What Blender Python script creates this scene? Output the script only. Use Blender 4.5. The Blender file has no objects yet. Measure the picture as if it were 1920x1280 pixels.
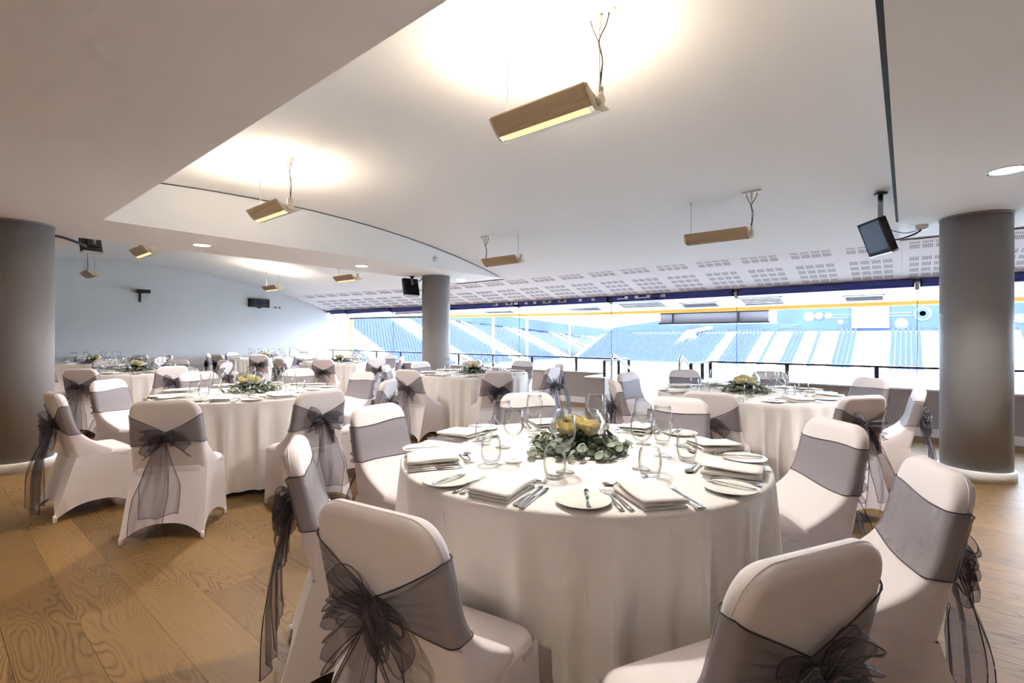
import bpy, math, random
from mathutils import Vector, Matrix
R_ = random.Random(7)
PI = math.pi
sc = bpy.context.scene
C = sc.collection
# ------------------------------------------------------------------ camera, sky, sun, exposure
FPX, YH, CH, YAW = 907.0, 632.0, 1.30, math.radians(39.2)
cam = bpy.data.cameras.new('camera'); cam.sensor_width = 36; cam.lens = FPX/1920*36
cam.shift_y = -(640-YH)/1920; cam.clip_start = .05; cam.clip_end = 600
camo = bpy.data.objects.new('camera', cam); C.objects.link(camo)
camo.location = (0, 0, CH); camo.rotation_euler = (PI/2, 0, YAW); sc.camera = camo
vs = sc.view_settings
vs.view_transform = 'Standard'; vs.look = 'None'; vs.gamma = 1; vs.use_curve_mapping = False
vs.exposure = 2.0
sc.cycles.use_denoising = True
sc.cycles.transparent_max_bounces = 20
sc.cycles.use_adaptive_sampling = True; sc.cycles.adaptive_threshold = .08; sc.cycles.adaptive_min_samples = 16
sc.cycles.max_bounces = 6
sc.cycles.diffuse_bounces = 4
sc.cycles.sample_clamp_indirect = 6
world = bpy.data.worlds.new('sky'); sc.world = world; world.use_nodes = True
bg = world.node_tree.nodes['Background']; bg.inputs[0].default_value = (.73, .84, 1.0, 1); bg.inputs[1].default_value = 6.4
SUN = bpy.data.lights.new('sun', 'SUN'); SUN.energy = .5; SUN.angle = math.radians(3); SUN.color = (1, .97, .92)
so = bpy.data.objects.new('sun', SUN); C.objects.link(so); so.location = (0, -20, 40); so.rotation_euler = (math.radians(48), 0, math.radians(-18))
UP_W, DOWN_W = 3.7, 80.0          # lamp powers
SLOT = 7.0                        # share of a pendant's light that leaves downwards
cY, sY = math.cos(YAW), math.sin(YAW)

# ------------------------------------------------------------------ helpers
def tag(o, label=None, cat=None, group=None, kind=None):
    if label: o['label'] = label
    if cat: o['category'] = cat
    if group: o['group'] = group
    if kind: o['kind'] = kind
    return o
def empty(name, loc=(0,0,0), rz=0, parent=None):
    o = bpy.data.objects.new(name, None); C.objects.link(o); o.empty_display_size = .05
    o.location = loc; o.rotation_euler = (0, 0, rz)
    if parent: o.parent = parent
    return o
def link(name, me, parent=None, loc=None, rot=None):
    o = bpy.data.objects.new(name, me); C.objects.link(o)
    if parent: o.parent = parent
    if loc: o.location = loc
    if rot: o.rotation_euler = rot
    return o
def clone(o, parent=None):
    c = o.copy(); C.objects.link(c); c.parent = parent
    for ch in o.children: clone(ch, c)
    return c
class MB:
    def __init__(s): s.v = []; s.f = []; s.sm = []
    def add(s, vs_, fs, smooth=False):
        n = len(s.v); s.v += [tuple(p) for p in vs_]
        s.f += [tuple(i+n for i in f) for f in fs]; s.sm += [smooth]*len(fs); return s
    def box(s, x0, x1, y0, y1, z0, z1):
        return s.add([(x0,y0,z0),(x1,y0,z0),(x1,y1,z0),(x0,y1,z0),(x0,y0,z1),(x1,y0,z1),(x1,y1,z1),(x0,y1,z1)],
            [(0,3,2,1),(4,5,6,7),(0,1,5,4),(1,2,6,5),(2,3,7,6),(3,0,4,7)])
    def hexa(s, p): # 8 points bottom ring then top ring
        return s.add(p, [(0,3,2,1),(4,5,6,7),(0,1,5,4),(1,2,6,5),(2,3,7,6),(3,0,4,7)])
    def loft(s, rings, cap0=True, cap1=True, smooth=True, close=True):
        n = len(rings[0]); vs_ = [p for r in rings for p in r]; fs = []
        for i in range(len(rings)-1):
            for k in range(n if close else n-1):
                a = i*n+k; b = i*n+(k+1)%n
                fs.append((a, b, b+n, a+n))
        s.add(vs_, fs, smooth); base = len(s.v)-len(vs_)
        if close and cap0: s.f.append(tuple(base+k for k in range(n-1,-1,-1))); s.sm.append(smooth)
        if close and cap1: s.f.append(tuple(base+(len(rings)-1)*n+k for k in range(n))); s.sm.append(smooth)
        return s
    def lathe(s, prof, n=20, cx=0, cy=0, smooth=True):
        rings = [[(cx+max(r,1e-4)*math.cos(2*PI*k/n), cy+max(r,1e-4)*math.sin(2*PI*k/n), z) for k in range(n)] for r, z in prof]
        return s.loft(rings, prof[0][0] > 1e-3, prof[-1][0] > 1e-3, smooth)
    def cyl(s, x, y, z0, z1, r, n=16, r1=None):
        return s.lathe([(r, z0), (r if r1 is None else r1, z1)], n, x, y)
    def tube(s, pts, r, n=6, closed=False):
        pts = [Vector(p) for p in pts]; rings = []; ref = Vector((0,0,1))
        for i, p in enumerate(pts):
            a = pts[max(i-1,0)]; b = pts[min(i+1,len(pts)-1)]; d = (b-a)
            if d.length < 1e-9: d = Vector((0,0,1))
            d.normalize(); u = d.cross(ref)
            if u.length < .1: u = d.cross(Vector((1,0,0)))
            u.normalize(); w = d.cross(u)
            rr = r[i] if isinstance(r, (list,tuple)) else r
            rings.append([tuple(p+(u*math.cos(2*PI*k/n)+w*math.sin(2*PI*k/n))*rr) for k in range(n)])
        return s.loft(rings)
    def grid(s, fn, nu, nv, smooth=True):
        vs_ = [fn(i/nu, j/nv) for j in range(nv+1) for i in range(nu+1)]
        fs = [(j*(nu+1)+i, j*(nu+1)+i+1, (j+1)*(nu+1)+i+1, (j+1)*(nu+1)+i) for j in range(nv) for i in range(nu)]
        return s.add(vs_, fs, smooth)
    def xf(s, M):
        s.v = [tuple(M @ Vector(p)) for p in s.v]; return s
    def merge(s, o, M=None):
        return s.addm(o, M)
    def addm(s, o, M=None):
        n = len(s.v); s.v += [tuple(M @ Vector(p)) if M else p for p in o.v]
        s.f += [tuple(i+n for i in f) for f in o.f]; s.sm += o.sm; return s
    def mesh(s, name, mat):
        me = bpy.data.meshes.new(name); me.from_pydata(s.v, [], s.f)
        me.polygons.foreach_set('use_smooth', s.sm)
        me.materials.append(M[mat]); me.validate(); me.update(); return me
    def build(s, name, mat, parent=None, loc=None, rot=None):
        return link(name, s.mesh(name, mat), parent, loc, rot)
def bez(pts, n=16):
    pts = [Vector(p) for p in pts]; out = []
    P = [2*pts[0]-pts[1]] + pts + [2*pts[-1]-pts[-2]]
    for i in range(1, len(P)-2):
        for k in range(n):
            t = k/n; a, b, c, d = P[i-1], P[i], P[i+1], P[i+2]
            out.append(.5*((2*b)+(c-a)*t+(2*a-5*b+4*c-d)*t*t+(3*b-a-3*c+d)*t**3))
    out.append(pts[-1]); return out
def struct(o, label=None): o['kind'] = 'structure'; return o

# ------------------------------------------------------------------ materials
M = {}
def newmat(name):
    m = bpy.data.materials.new(name); m.use_nodes = True; M[name] = m
    nt = m.node_tree; return m, nt, nt.nodes, nt.links, nt.nodes['Principled BSDF']
def plain(name, col, rough=.6, metal=0, spec=.4, noise=.04, scale=6, bump=0, bscale=60, sheen=0):
    m, nt, N, L, b = newmat(name)
    b.inputs['Roughness'].default_value = rough; b.inputs['Metallic'].default_value = metal
    b.inputs['Specular IOR Level'].default_value = spec
    if sheen: b.inputs['Sheen Weight'].default_value = sheen
    tc = N.new('ShaderNodeTexCoord'); nz = N.new('ShaderNodeTexNoise'); nz.inputs['Scale'].default_value = scale; nz.inputs['Detail'].default_value = 3
    L.new(tc.outputs['Object'], nz.inputs['Vector'])
    mx = N.new('ShaderNodeMix'); mx.data_type = 'RGBA'
    mx.inputs[6].default_value = tuple(c*(1-noise) for c in col)+(1,); mx.inputs[7].default_value = tuple(min(1, c*(1+noise)) for c in col)+(1,)
    L.new(nz.outputs['Fac'], mx.inputs[0]); L.new(mx.outputs[2], b.inputs['Base Color'])
    if bump:
        n2 = N.new('ShaderNodeTexNoise'); n2.inputs['Scale'].default_value = bscale; n2.inputs['Detail'].default_value = 2
        bp = N.new('ShaderNodeBump'); bp.inputs['Strength'].default_value = bump; bp.inputs['Distance'].default_value = .01
        L.new(tc.outputs['Object'], n2.inputs['Vector']); L.new(n2.outputs['Fac'], bp.inputs['Height']); L.new(bp.outputs['Normal'], b.inputs['Normal'])
    return m
plain('ceiling_white', (.80,.775,.755), .85, spec=.2, noise=.01)
plain('panel_white', (.80,.745,.755), .85, spec=.2, noise=.01)
plain('wall_grey', (.60,.595,.60), .8, spec=.25, noise=.015)
plain('taupe', (.40,.35,.33), .7, noise=.02)
plain('column_grey', (.27,.255,.255), .55, noise=.03)
plain('white_paint', (.82,.80,.77), .45, noise=.01)
plain('joint_brown', (.05,.03,.014), .8)
plain('slot_dark', (.10,.09,.10), .9)
plain('slot_grey', (.26,.235,.25), .9)
plain('black', (.012,.012,.014), .45)
plain('black_matt', (.02,.02,.022), .8)
plain('rail_dark', (.035,.035,.045), .4)
plain('steel', (.55,.55,.56), .28, metal=1, noise=.03)
plain('pole_steel', (.30,.30,.31), .35, metal=1)
plain('cutlery', (.62,.61,.60), .16, metal=1, noise=.02)
plain('cover', (.80,.735,.73), .7, spec=.25, noise=.012, sheen=.25, bump=.03, bscale=400)
plain('cloth', (.82,.78,.74), .85, spec=.15, noise=.012, bump=.05, bscale=260, sheen=.1)
plain('napkin', (.86,.82,.77), .9, spec=.1, noise=.015, bump=.05, bscale=240)
plain('porcelain', (.86,.83,.76), .12, spec=.5, noise=.01)
plain('table_wood', (.32,.22,.13), .6)
plain('hem', (.035,.03,.034), .55)
plain('lamp_body', (.42,.31,.19), .45, noise=.03)
plain('lamp_end', (.62,.54,.42), .45)
plain('cable', (.09,.08,.07), .5)
plain('cable_black', (.015,.015,.015), .5)
plain('blind_blue', (.05,.06,.30), .5)
plain('orange', (.62,.30,.05), .5)
plain('screen', (.018,.02,.055), .3, spec=.12)
plain('silver', (.5,.5,.52), .35, metal=.8)
plain('concrete', (.19,.21,.22), .9, noise=.08, scale=.4)
plain('pitch', (.24,.30,.29), .9, noise=.10, scale=.05)
plain('seat_blue', (.006,.022,.125), .5, noise=.1)
plain('seat_white', (.85,.87,.9), .5)
plain('mural', (.022,.042,.115), .7, noise=.55, scale=.22)
plain('mural_light', (.075,.105,.165), .7)
plain('mural_pink', (.20,.08,.17), .7)
plain('box_blue', (.30,.36,.48), .5)
plain('leaf', (.25,.285,.215), .6, noise=.4, scale=30)
plain('leaf_dark', (.035,.06,.03), .6, noise=.5, scale=40)
plain('rose', (.92,.80,.45), .7, noise=.10, scale=40)
plain('stem', (.09,.11,.06), .7)
plain('speaker_body', (.035,.035,.038), .6)
plain('speaker_cone', (.012,.012,.012), .7)
plain('socket', (.55,.55,.56), .4)
def emis(name, col, st):
    m, nt, N, L, b = newmat(name)
    b.inputs['Base Color'].default_value = tuple(col)+(1,)
    b.inputs['Emission Color'].default_value = tuple(col)+(1,); b.inputs['Emission Strength'].default_value = st
emis('lamp_glow', (1, .72, .34), .32)
emis('downlight_glow', (1, .96, .9), 4.0)
emis('big_screen', (1, 1, 1), 2.5)
# thin glass: fresnel mix of transparent and glossy
def thin_glass(name, tint, ior, base=0.0, rough=.01, edge=.5):
    m, nt, N, L, b = newmat(name); N.remove(b); out = N['Material Output']
    tr = N.new('ShaderNodeBsdfTransparent')
    l2 = N.new('ShaderNodeLayerWeight'); l2.inputs[0].default_value = .5
    p2 = N.new('ShaderNodeMath'); p2.operation = 'POWER'; p2.inputs[1].default_value = 3.0; L.new(l2.outputs['Facing'], p2.inputs[0])
    mt = N.new('ShaderNodeMix'); mt.data_type = 'RGBA'; mt.inputs[6].default_value = tuple(tint)+(1,); mt.inputs[7].default_value = tuple(c*edge for c in tint)+(1,)
    L.new(p2.outputs[0], mt.inputs[0]); L.new(mt.outputs[2], tr.inputs[0])
    gl = N.new('ShaderNodeBsdfGlossy'); gl.inputs['Roughness'].default_value = rough
    lw = N.new('ShaderNodeLayerWeight'); lw.inputs[0].default_value = .5
    pw_ = N.new('ShaderNodeMath'); pw_.operation = 'POWER'; pw_.inputs[1].default_value = ior; L.new(lw.outputs['Facing'], pw_.inputs[0])
    ad = N.new('ShaderNodeMath'); ad.operation = 'MULTIPLY_ADD'; ad.inputs[1].default_value = .9; ad.inputs[2].default_value = base; ad.use_clamp = True
    mx = N.new('ShaderNodeMixShader')
    L.new(pw_.outputs[0], ad.inputs[0]); L.new(ad.outputs[0], mx.inputs[0]); L.new(tr.outputs[0], mx.inputs[1]); L.new(gl.outputs[0], mx.inputs[2]); L.new(mx.outputs[0], out.inputs[0])
thin_glass('drink_glass', (.985,.99,.985), 2.8, .012)
thin_glass('pane_glass', (.97,.985,1.0), 5.0, .015, edge=1.0)
# organza: sheer woven cloth, mostly see-through with a soft sheen
def organza(name, dens, col):
    m, nt, N, L, b = newmat(name); out = N['Material Output']
    b.inputs['Base Color'].default_value = tuple(col)+(1,); b.inputs['Roughness'].default_value = .38; b.inputs['Sheen Weight'].default_value = .35
    tr = N.new('ShaderNodeBsdfTransparent'); tr.inputs[0].default_value = (.93,.92,.95,1)
    tl = N.new('ShaderNodeBsdfTranslucent'); tl.inputs[0].default_value = tuple(c*1.1 for c in col)+(1,)
    m1 = N.new('ShaderNodeMixShader'); m1.inputs[0].default_value = .3; L.new(b.outputs[0], m1.inputs[1]); L.new(tl.outputs[0], m1.inputs[2])
    lw = N.new('ShaderNodeLayerWeight'); lw.inputs[0].default_value = .35
    mr = N.new('ShaderNodeMapRange'); mr.inputs[3].default_value = dens; mr.inputs[4].default_value = min(1, dens+.4)
    tc = N.new('ShaderNodeTexCoord'); nz = N.new('ShaderNodeTexNoise'); nz.inputs['Scale'].default_value = 14; nz.inputs['Detail'].default_value = 3
    bp = N.new('ShaderNodeBump'); bp.inputs['Strength'].default_value = .35; bp.inputs['Distance'].default_value = .02
    L.new(tc.outputs['Object'], nz.inputs['Vector']); L.new(nz.outputs['Fac'], bp.inputs['Height']); L.new(bp.outputs['Normal'], b.inputs['Normal'])
    L.new(lw.outputs['Facing'], mr.inputs[0]); mx = N.new('ShaderNodeMixShader'); L.new(mr.outputs[0], mx.inputs[0])
    L.new(tr.outputs[0], mx.inputs[1]); L.new(m1.outputs[0], mx.inputs[2]); L.new(mx.outputs[0], out.inputs[0])
organza('organza', .22, (.085,.072,.078))
organza('organza_band', .36, (.15,.14,.155))
# oak planks: contour-like cathedral grain along X, a different cut per row and per plank
def oak():
    m, nt, N, L, b = newmat('oak'); b.inputs['Roughness'].default_value = .45; b.inputs['Specular IOR Level'].default_value = .28
    def math_(op, a, c=None):
        n = N.new('ShaderNodeMath'); n.operation = op
        for i, v in enumerate((a, c)):
            if v is None: continue
            if isinstance(v, (int, float)): n.inputs[i].default_value = v
            else: L.new(v, n.inputs[i])
        return n.outputs[0]
    g = N.new('ShaderNodeNewGeometry'); sp = N.new('ShaderNodeSeparateXYZ'); L.new(g.outputs['Position'], sp.inputs[0])
    oi = N.new('ShaderNodeObjectInfo')
    row = math_('FLOOR', math_('DIVIDE', sp.outputs[1], .23))
    wn = N.new('ShaderNodeTexWhiteNoise'); wn.noise_dimensions = '1D'
    L.new(math_('ADD', row, math_('MULTIPLY', oi.outputs['Random'], 37.0)), wn.inputs['W'])
    def noise(sx, sy, scale, det, off=60):
        cb = N.new('ShaderNodeCombineXYZ')
        L.new(math_('ADD', math_('MULTIPLY', sp.outputs[0], sx), math_('MULTIPLY', wn.outputs[0], off)), cb.inputs[0])
        L.new(math_('MULTIPLY', sp.outputs[1], sy), cb.inputs[1]); L.new(math_('MULTIPLY', wn.outputs[0], 9.0), cb.inputs[2])
        n = N.new('ShaderNodeTexNoise'); n.inputs['Scale'].default_value = scale; n.inputs['Detail'].default_value = det; n.inputs['Roughness'].default_value = .45
        L.new(cb.outputs[0], n.inputs['Vector']); return n.outputs['Fac']
    base = noise(1.15, 6.2, 1.0, 1.7)
    ring = math_('FRACT', math_('MULTIPLY', base, 25.0))
    line = math_('POWER', math_('ABSOLUTE', math_('SUBTRACT', math_('MULTIPLY', ring, 2.0), 1.0)), 3.0)
    mask = noise(.8, 3.0, 1.0, 2.0, 31)
    mk = N.new('ShaderNodeMapRange'); mk.inputs[1].default_value = .40; mk.inputs[2].default_value = .62; L.new(mask, mk.inputs[0])
    fine = noise(6, 120, 1.0, 3.0)
    fac = math_('ADD', math_('MULTIPLY', math_('MULTIPLY', line, mk.outputs[0]), .62), math_('MULTIPLY', fine, .38))
    cr = N.new('ShaderNodeValToRGB'); e = cr.color_ramp.elements
    e[0].position = .05; e[0].color = (.245,.140,.050,1); e[1].position = .85; e[1].color = (.062,.032,.012,1)
    L.new(fac, cr.inputs[0])
    hv = N.new('ShaderNodeHueSaturation'); L.new(cr.outputs[0], hv.inputs['Color'])
    L.new(math_('ADD', math_('MULTIPLY', wn.outputs[0], .30), .85), hv.inputs['Value'])
    L.new(hv.outputs[0], b.inputs['Base Color'])
    bp = N.new('ShaderNodeBump'); bp.inputs['Strength'].default_value = .12; bp.inputs['Distance'].default_value = .004; bp.invert = True
    L.new(fac, bp.inputs['Height']); L.new(bp.outputs['Normal'], b.inputs['Normal'])
oak()

# ------------------------------------------------------------------ the room
XL, XR, YB, YW = -14.6, 4.2, -3.4, 8.35
SOF = 2.43
def rise(X): return .15*min(1, max(0, (-X-7.28)/7.0))
def arch(Y, X=0): return 2.955-.0302*(Y-2.9)**2 + rise(X)
YP = 7.15
# floor
floor = struct(MB().box(XL-.1, XR+.1, YB-.1, YW+.15, -.12, -.004).build('floor', 'joint_brown'))
PW = .23
plen = [1.25, 1.55, 1.85]
pmesh = [MB().box(0, L_-.0012, .0006, PW-.0006, -.008, 0).mesh('plank', 'oak') for L_ in plen]
planks = []
r = math.floor(YB/PW)
while r*PW < YW:
    x = XL - R_.random()*1.2
    while x < XR:
        k = R_.randrange(3); planks.append((x, r*PW, k)); x += plen[k]
    r += 1
def seen(x, y, k):
    best = 0
    for fx in (0, .5, 1):
        px = x+plen[k]*fx; py = y+PW/2; zc = -sY*px+cY*py; xc = cY*px+sY*py
        if zc > .5 and abs(xc/zc) < 1.12 and CH/zc < .80: best = max(best, 1/(zc*zc))
    return best
planks.sort(key=lambda p: -seen(*p))
for x, y, k in planks[:300]: link('plank', pmesh[k], floor, (x, y, 0))
mb = MB()
for x, y, k in planks[300:]:
    mb.box(x, x+plen[k]-.0025, y+.00125, y+PW-.00125, -.008, 0)
tag(mb.build('planks', 'oak', floor), kind='stuff')
# walls
struct(MB().box(XL-.2, XL, YB-.1, YW+.95, 0, 3.5).build('wall_left', 'wall_grey'))
struct(MB().box(XR, XR+.2, YB-.1, YW+.95, 0, 3.5).build('wall_right', 'wall_grey'))
struct(MB().box(XL-.2, XR+.2, YB-.3, YB, 0, 3.5).build('wall_back', 'wall_grey'))
struct(MB().box(XL, XL+.018, YB, YW-.2, 0, .12).build('baseboard_left', 'white_paint'))
# lowered soffit, beams, vaults
BEAMS = ((-7.28, -6.0), (-.06, 1.22))
struct(MB().box(XL, XR, YB, 1.12, SOF, 3.35).build('ceiling', 'ceiling_white'))
for i, (a, b) in enumerate(BEAMS):
    struct(MB().box(a, b, 1.12, YP+.12, SOF, 3.35).build('ceiling_beam', 'ceiling_white'))
for a, b in ((XL, -7.28), (-6.0, -.06), (1.22, XR)):
    mb = MB()
    mb.grid(lambda u, v: (a+(b-a)*u, 1.12+(YP-1.12)*v, arch(1.12+(YP-1.12)*v, a+(b-a)*u)), 6, 30)
    struct(mb.build('ceiling_vault', 'ceiling_white'))
struct(MB().box(XL-.4, XR+.4, YB-.4, YW+.95, 3.4, 3.6).build('ceiling_sun_block', 'white_paint'))  # unseen slab added over the vaults to keep sun and stray light out
# shadow gaps
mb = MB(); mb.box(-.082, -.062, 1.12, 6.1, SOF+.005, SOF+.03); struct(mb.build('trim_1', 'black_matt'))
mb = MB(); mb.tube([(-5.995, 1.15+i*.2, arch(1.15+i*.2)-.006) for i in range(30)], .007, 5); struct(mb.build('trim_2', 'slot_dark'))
# perforated acoustic panels between vault and glazing
def pz(v, X): return (arch(YP)*(1-v)+2.07*v) + rise(X)*(1-.45*v)
GP = .6
nP = int(round((XR-XL)/GP)); GPw = (XR-XL)/nP
pan_parent = struct(empty('ceiling_panels', (0, 0, 0)))
for i in range(nP):
    x0 = XL+i*GPw; x1 = x0+GPw
    def fn(u, v): X = x0+.001+(GPw-.002)*u; return (X, YP+(YW-YP)*v, pz(v, X))
    mb = MB().grid(fn, 1, 4)
    mb.grid(lambda u, v: (fn(1-u, v)[0], fn(1-u, v)[1], fn(1-u, v)[2]+.02), 1, 4)
    p = mb.build('perforated_panel', 'panel_white', pan_parent)
    sl = MB()
    for (v0, dv) in ((.05,.035),(.115,.085),(.40,.09),(.545,.09),(.69,.09),(.835,.09)):
        for bk in range(4):
            for k in range(6):
                xa = x0+.075+bk*.117+k*.0155; xb = xa+.0075
                q = []
                for dz in (.004, -.0012):
                    for (X, v) in ((xa,v0),(xb,v0),(xb,v0+dv),(xa,v0+dv)): q.append((X, YP+(YW-YP)*v, pz(v, X)+dz))
                sl.hexa(q)
    tag(sl.build('slots', 'slot_grey', p), kind='stuff')
# columns
def column(x, y, label):
    t = empty('column', (x, y, 0)); tag(t, label, 'column', 'round grey columns')
    MB().lathe([(.255, .0), (.255, SOF)], 48).build('shaft', 'column_grey', t)
    MB().lathe([(.256, 0), (.278, 0), (.278, .085), (.272, .095), (.256, .095)], 48).build('base_ring', 'white_paint', t)
    MB().lathe([(.256, SOF-.018), (.262, SOF-.018), (.262, SOF), (.256, SOF)], 48).build('top_ring', 'column_grey', t)
column(.50, 6.26, 'thick round grey column on the right beside the glazing')
column(-6.76, 6.06, 'slim-looking round grey column in the middle by the window')
column(-6.84, .634, 'thick round grey column cut off by the left picture edge')

# ------------------------------------------------------------------ window wall
SILL = .60
GAP0, GAP1 = -3.95, -2.60
def dwarf(name, x0, x1, y0, y1):
    o = struct(MB().box(x0, x1, y0, y1, 0, SILL).build(name, 'taupe'))
    MB().box(x0-.012 if x0 > XL+.1 else x0, x1+.012, y0-.02, y1+.02, SILL, SILL+.022).build('sill', 'white_paint', o)
    if x1-x0 > 1: MB().box(x0, x1, y0-.014, y0, 0, .11).build('skirting', 'white_paint', o)
dwarf('wall_window_left', XL, GAP0-.38, YW-.02, YW+.14)
dwarf('wall_window_right', GAP1+.38, XR, YW-.02, YW+.14)
dwarf('wall_pier_left', GAP0-.38, GAP0, 7.32, YW+.14)
dwarf('wall_pier_right', GAP1, GAP1+.38, 7.32, YW+.14)
# glazing
JX = [.11-2.25*k for k in range(7)]
win = struct(empty('window_1', (0, YW+.05, 0)))
edges = [XL+.0]+sorted(JX)+[2.36, XR]
for a, b in zip(edges[:-1], edges[1:]):
    def pane(x0, x1, zb): MB().box(x0+.003, x1-.003, -.005, .005, zb, 1.97).build('pane', 'pane_glass', win)
    cuts = [a]+[g for g in (GAP0, GAP1) if a < g < b]+[b]
    for p, q in zip(cuts[:-1], cuts[1:]):
        pane(p, q, .02 if (p >= GAP0-.01 and q <= GAP1+.01) else SILL+.022)
for x in JX+[2.36]:
    MB().box(x-.003, x+.003, -.006, .006, SILL+.022 if not GAP0 < x < GAP1 else .02, 1.97).build('joint', 'rail_dark', win)
    MB().box(x-.022, x+.022, -.03, .03, 1.93, 2.05).build('clamp', 'silver', win)
# valance: roller blind cassettes between the clamps
for i, (a, b) in enumerate(zip(edges[:-1], edges[1:])):
    xa = max(a+.03, XL+.35); xb = b-.03
    zt = 2.065+rise((xa+xb)/2)*.5
    t = tag(empty('blind_cassette', ((xa+xb)/2, YW-.01, zt-.1)), 'dark blue roller blind cassette under the perforated panels, bay %s from the pale end wall' % ['first','second','third','fourth','fifth','sixth','seventh','eighth','ninth'][i], 'blind', 'blind cassettes above the glazing')
    hx = (xb-xa)/2
    MB().box(-hx, hx, -.045, .045, .035, .10).build('housing', 'blind_blue', t)
    MB().box(-hx, hx, -.035, .045, 0, .030).build('bottom_bar', 'blind_blue', t)
    MB().box(-hx, -hx+.02, -.05, .05, -.002, .10).build('end_cap', 'black', t)
    MB().box(hx-.02, hx, -.05, .05, -.002, .10).build('end_cap', 'black', t)
def ray_y(px, Y): # horizontal position on the plane Y = const seen at column px
    t = (px-960)/FPX; zc = Y/(sY*t+cY); return (cY*t-sY)*zc
for (pa, pb, kind) in ((923,933,0),(948,961,1),(964,971,2),(984,989,2),(1000,1005,2),(1018,1033,1),(1046,1062,1),(1085,1091,2),(1109,1115,2),(1157,1177,0),(1190,1219,3),(1239,1247,2)):
    a = ray_y(pa, YW-.06); b = ray_y(pb, YW-.06); z = 2.0
    mb = MB()
    if kind == 2: mb.box(a, b, 0, .006, 0, .05)
    elif kind == 1: mb.box(a, a+.05, 0, .006, 0, .05); mb.box(b-.05, b, 0, .006, 0, .05); mb.box(a, b, 0, .006, 0, .014)
    elif kind == 0: mb.box(a, b, 0, .006, 0, .016); mb.box(b-.06, b, 0, .006, .016, .05)
    else: mb.box(a, b, 0, .006, 0, .016); mb.box(a, a+.07, 0, .006, .016, .05); mb.box(b-.07, b, 0, .006, .016, .05)
    cas = [o for o in C.objects if o.name.startswith('blind_cassette') and abs(o.location.x-(a+b)/2) < 1.13][0]
    o = mb.build('lettering', 'white_paint', cas); o.location = (-cas.location.x, -.052, .045)
# white hanging roller below the cassette, seen left of the middle column
t = tag(empty('projection_screen', (-10.0, YW-.02, 1.93)), 'white rolled screen with a black weight bar left of the middle column', 'screen')
MB().box(-.95, .95, -.01, .01, .018, .09).build('fabric', 'white_paint', t)
MB().box(-.95, .95, -.014, .014, 0, .018).build('weight_bar', 'black', t)
# guard rails
def rail(name, pts, posts, label, zb=SILL+.022, zr=.88):
    t = tag(empty(name, (pts[0][0], pts[0][1], zb)), label, 'railing', 'black guard rails on the low wall')
    o = Vector((pts[0][0], pts[0][1], zb))
    for a, b in zip(pts[:-1], pts[1:]):
        d = Vector((b[0]-a[0], b[1]-a[1], 0)); n = Vector((-d.y, d.x, 0)).normalized()*.022
        A = Vector((a[0], a[1], zr))-o; B = Vector((b[0], b[1], zr))-o
        q = [A-n, B-n, B+n, A+n]; q += [p+Vector((0,0,.028)) for p in q]
        MB().hexa(q).build('handrail', 'rail_dark', t)
    for (x, y) in posts:
        MB().box(x-o.x-.026, x-o.x+.026, y-o.y-.008, y-o.y+.008, 0, zr-zb).build('post', 'rail_dark', t)
YR = YW+.012
rail('guard_rail', [(-14.4, YR), (GAP0-.06, YR), (GAP0-.06, 7.42)], [(x, YR) for x in (-14.2,-13.05,-11.87,-10.76,-9.6,-8.5,-7.38,-6.26,-5.15,-4.01)]+[(GAP0-.06, 7.95), (GAP0-.06, 7.42)], 'black guard rail on the low wall left of the step gap')
rail('guard_rail', [(XR-.1, YR), (GAP1+.06, YR), (GAP1+.06, 7.42)], [(x, YR) for x in (3.9, 2.9, 1.8, .75, -.32, -1.41, -2.54)]+[(GAP1+.06, 7.95), (GAP1+.06, 7.42)], 'black guard rail on the low wall right of the step gap')
def grab(x, label, y0=7.38, flip=1, z0=.0):
    pts = bez([(0,0,0), (0,0,.45), (0,0,.90), (0,.035,.985), (0,.12,.985), (0,.55,.80), (0,.98,.60), (0,1.08,.50), (0,1.06,.30)], 8)
    t = tag(empty('grab_rail', (x, y0, z0)), label, 'handrail', 'bent steel grab rails at the steps')
    MB().tube(pts, .021, 10).build('tube', 'steel', t); MB().cyl(0, 0, 0, .012, .045).build('flange', 'steel', t)
    MB().box(-.02, .02, 1.04, 1.08, 0, .31).build('end_bracket', 'steel', t)
grab(GAP0+.10, 'bent steel grab rail on the left of the step gap')
grab(GAP1-.10, 'bent steel grab rail on the right of the step gap')
grab(XL+.35, 'bent steel grab rail in the far corner by the end wall', 7.0)

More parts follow.
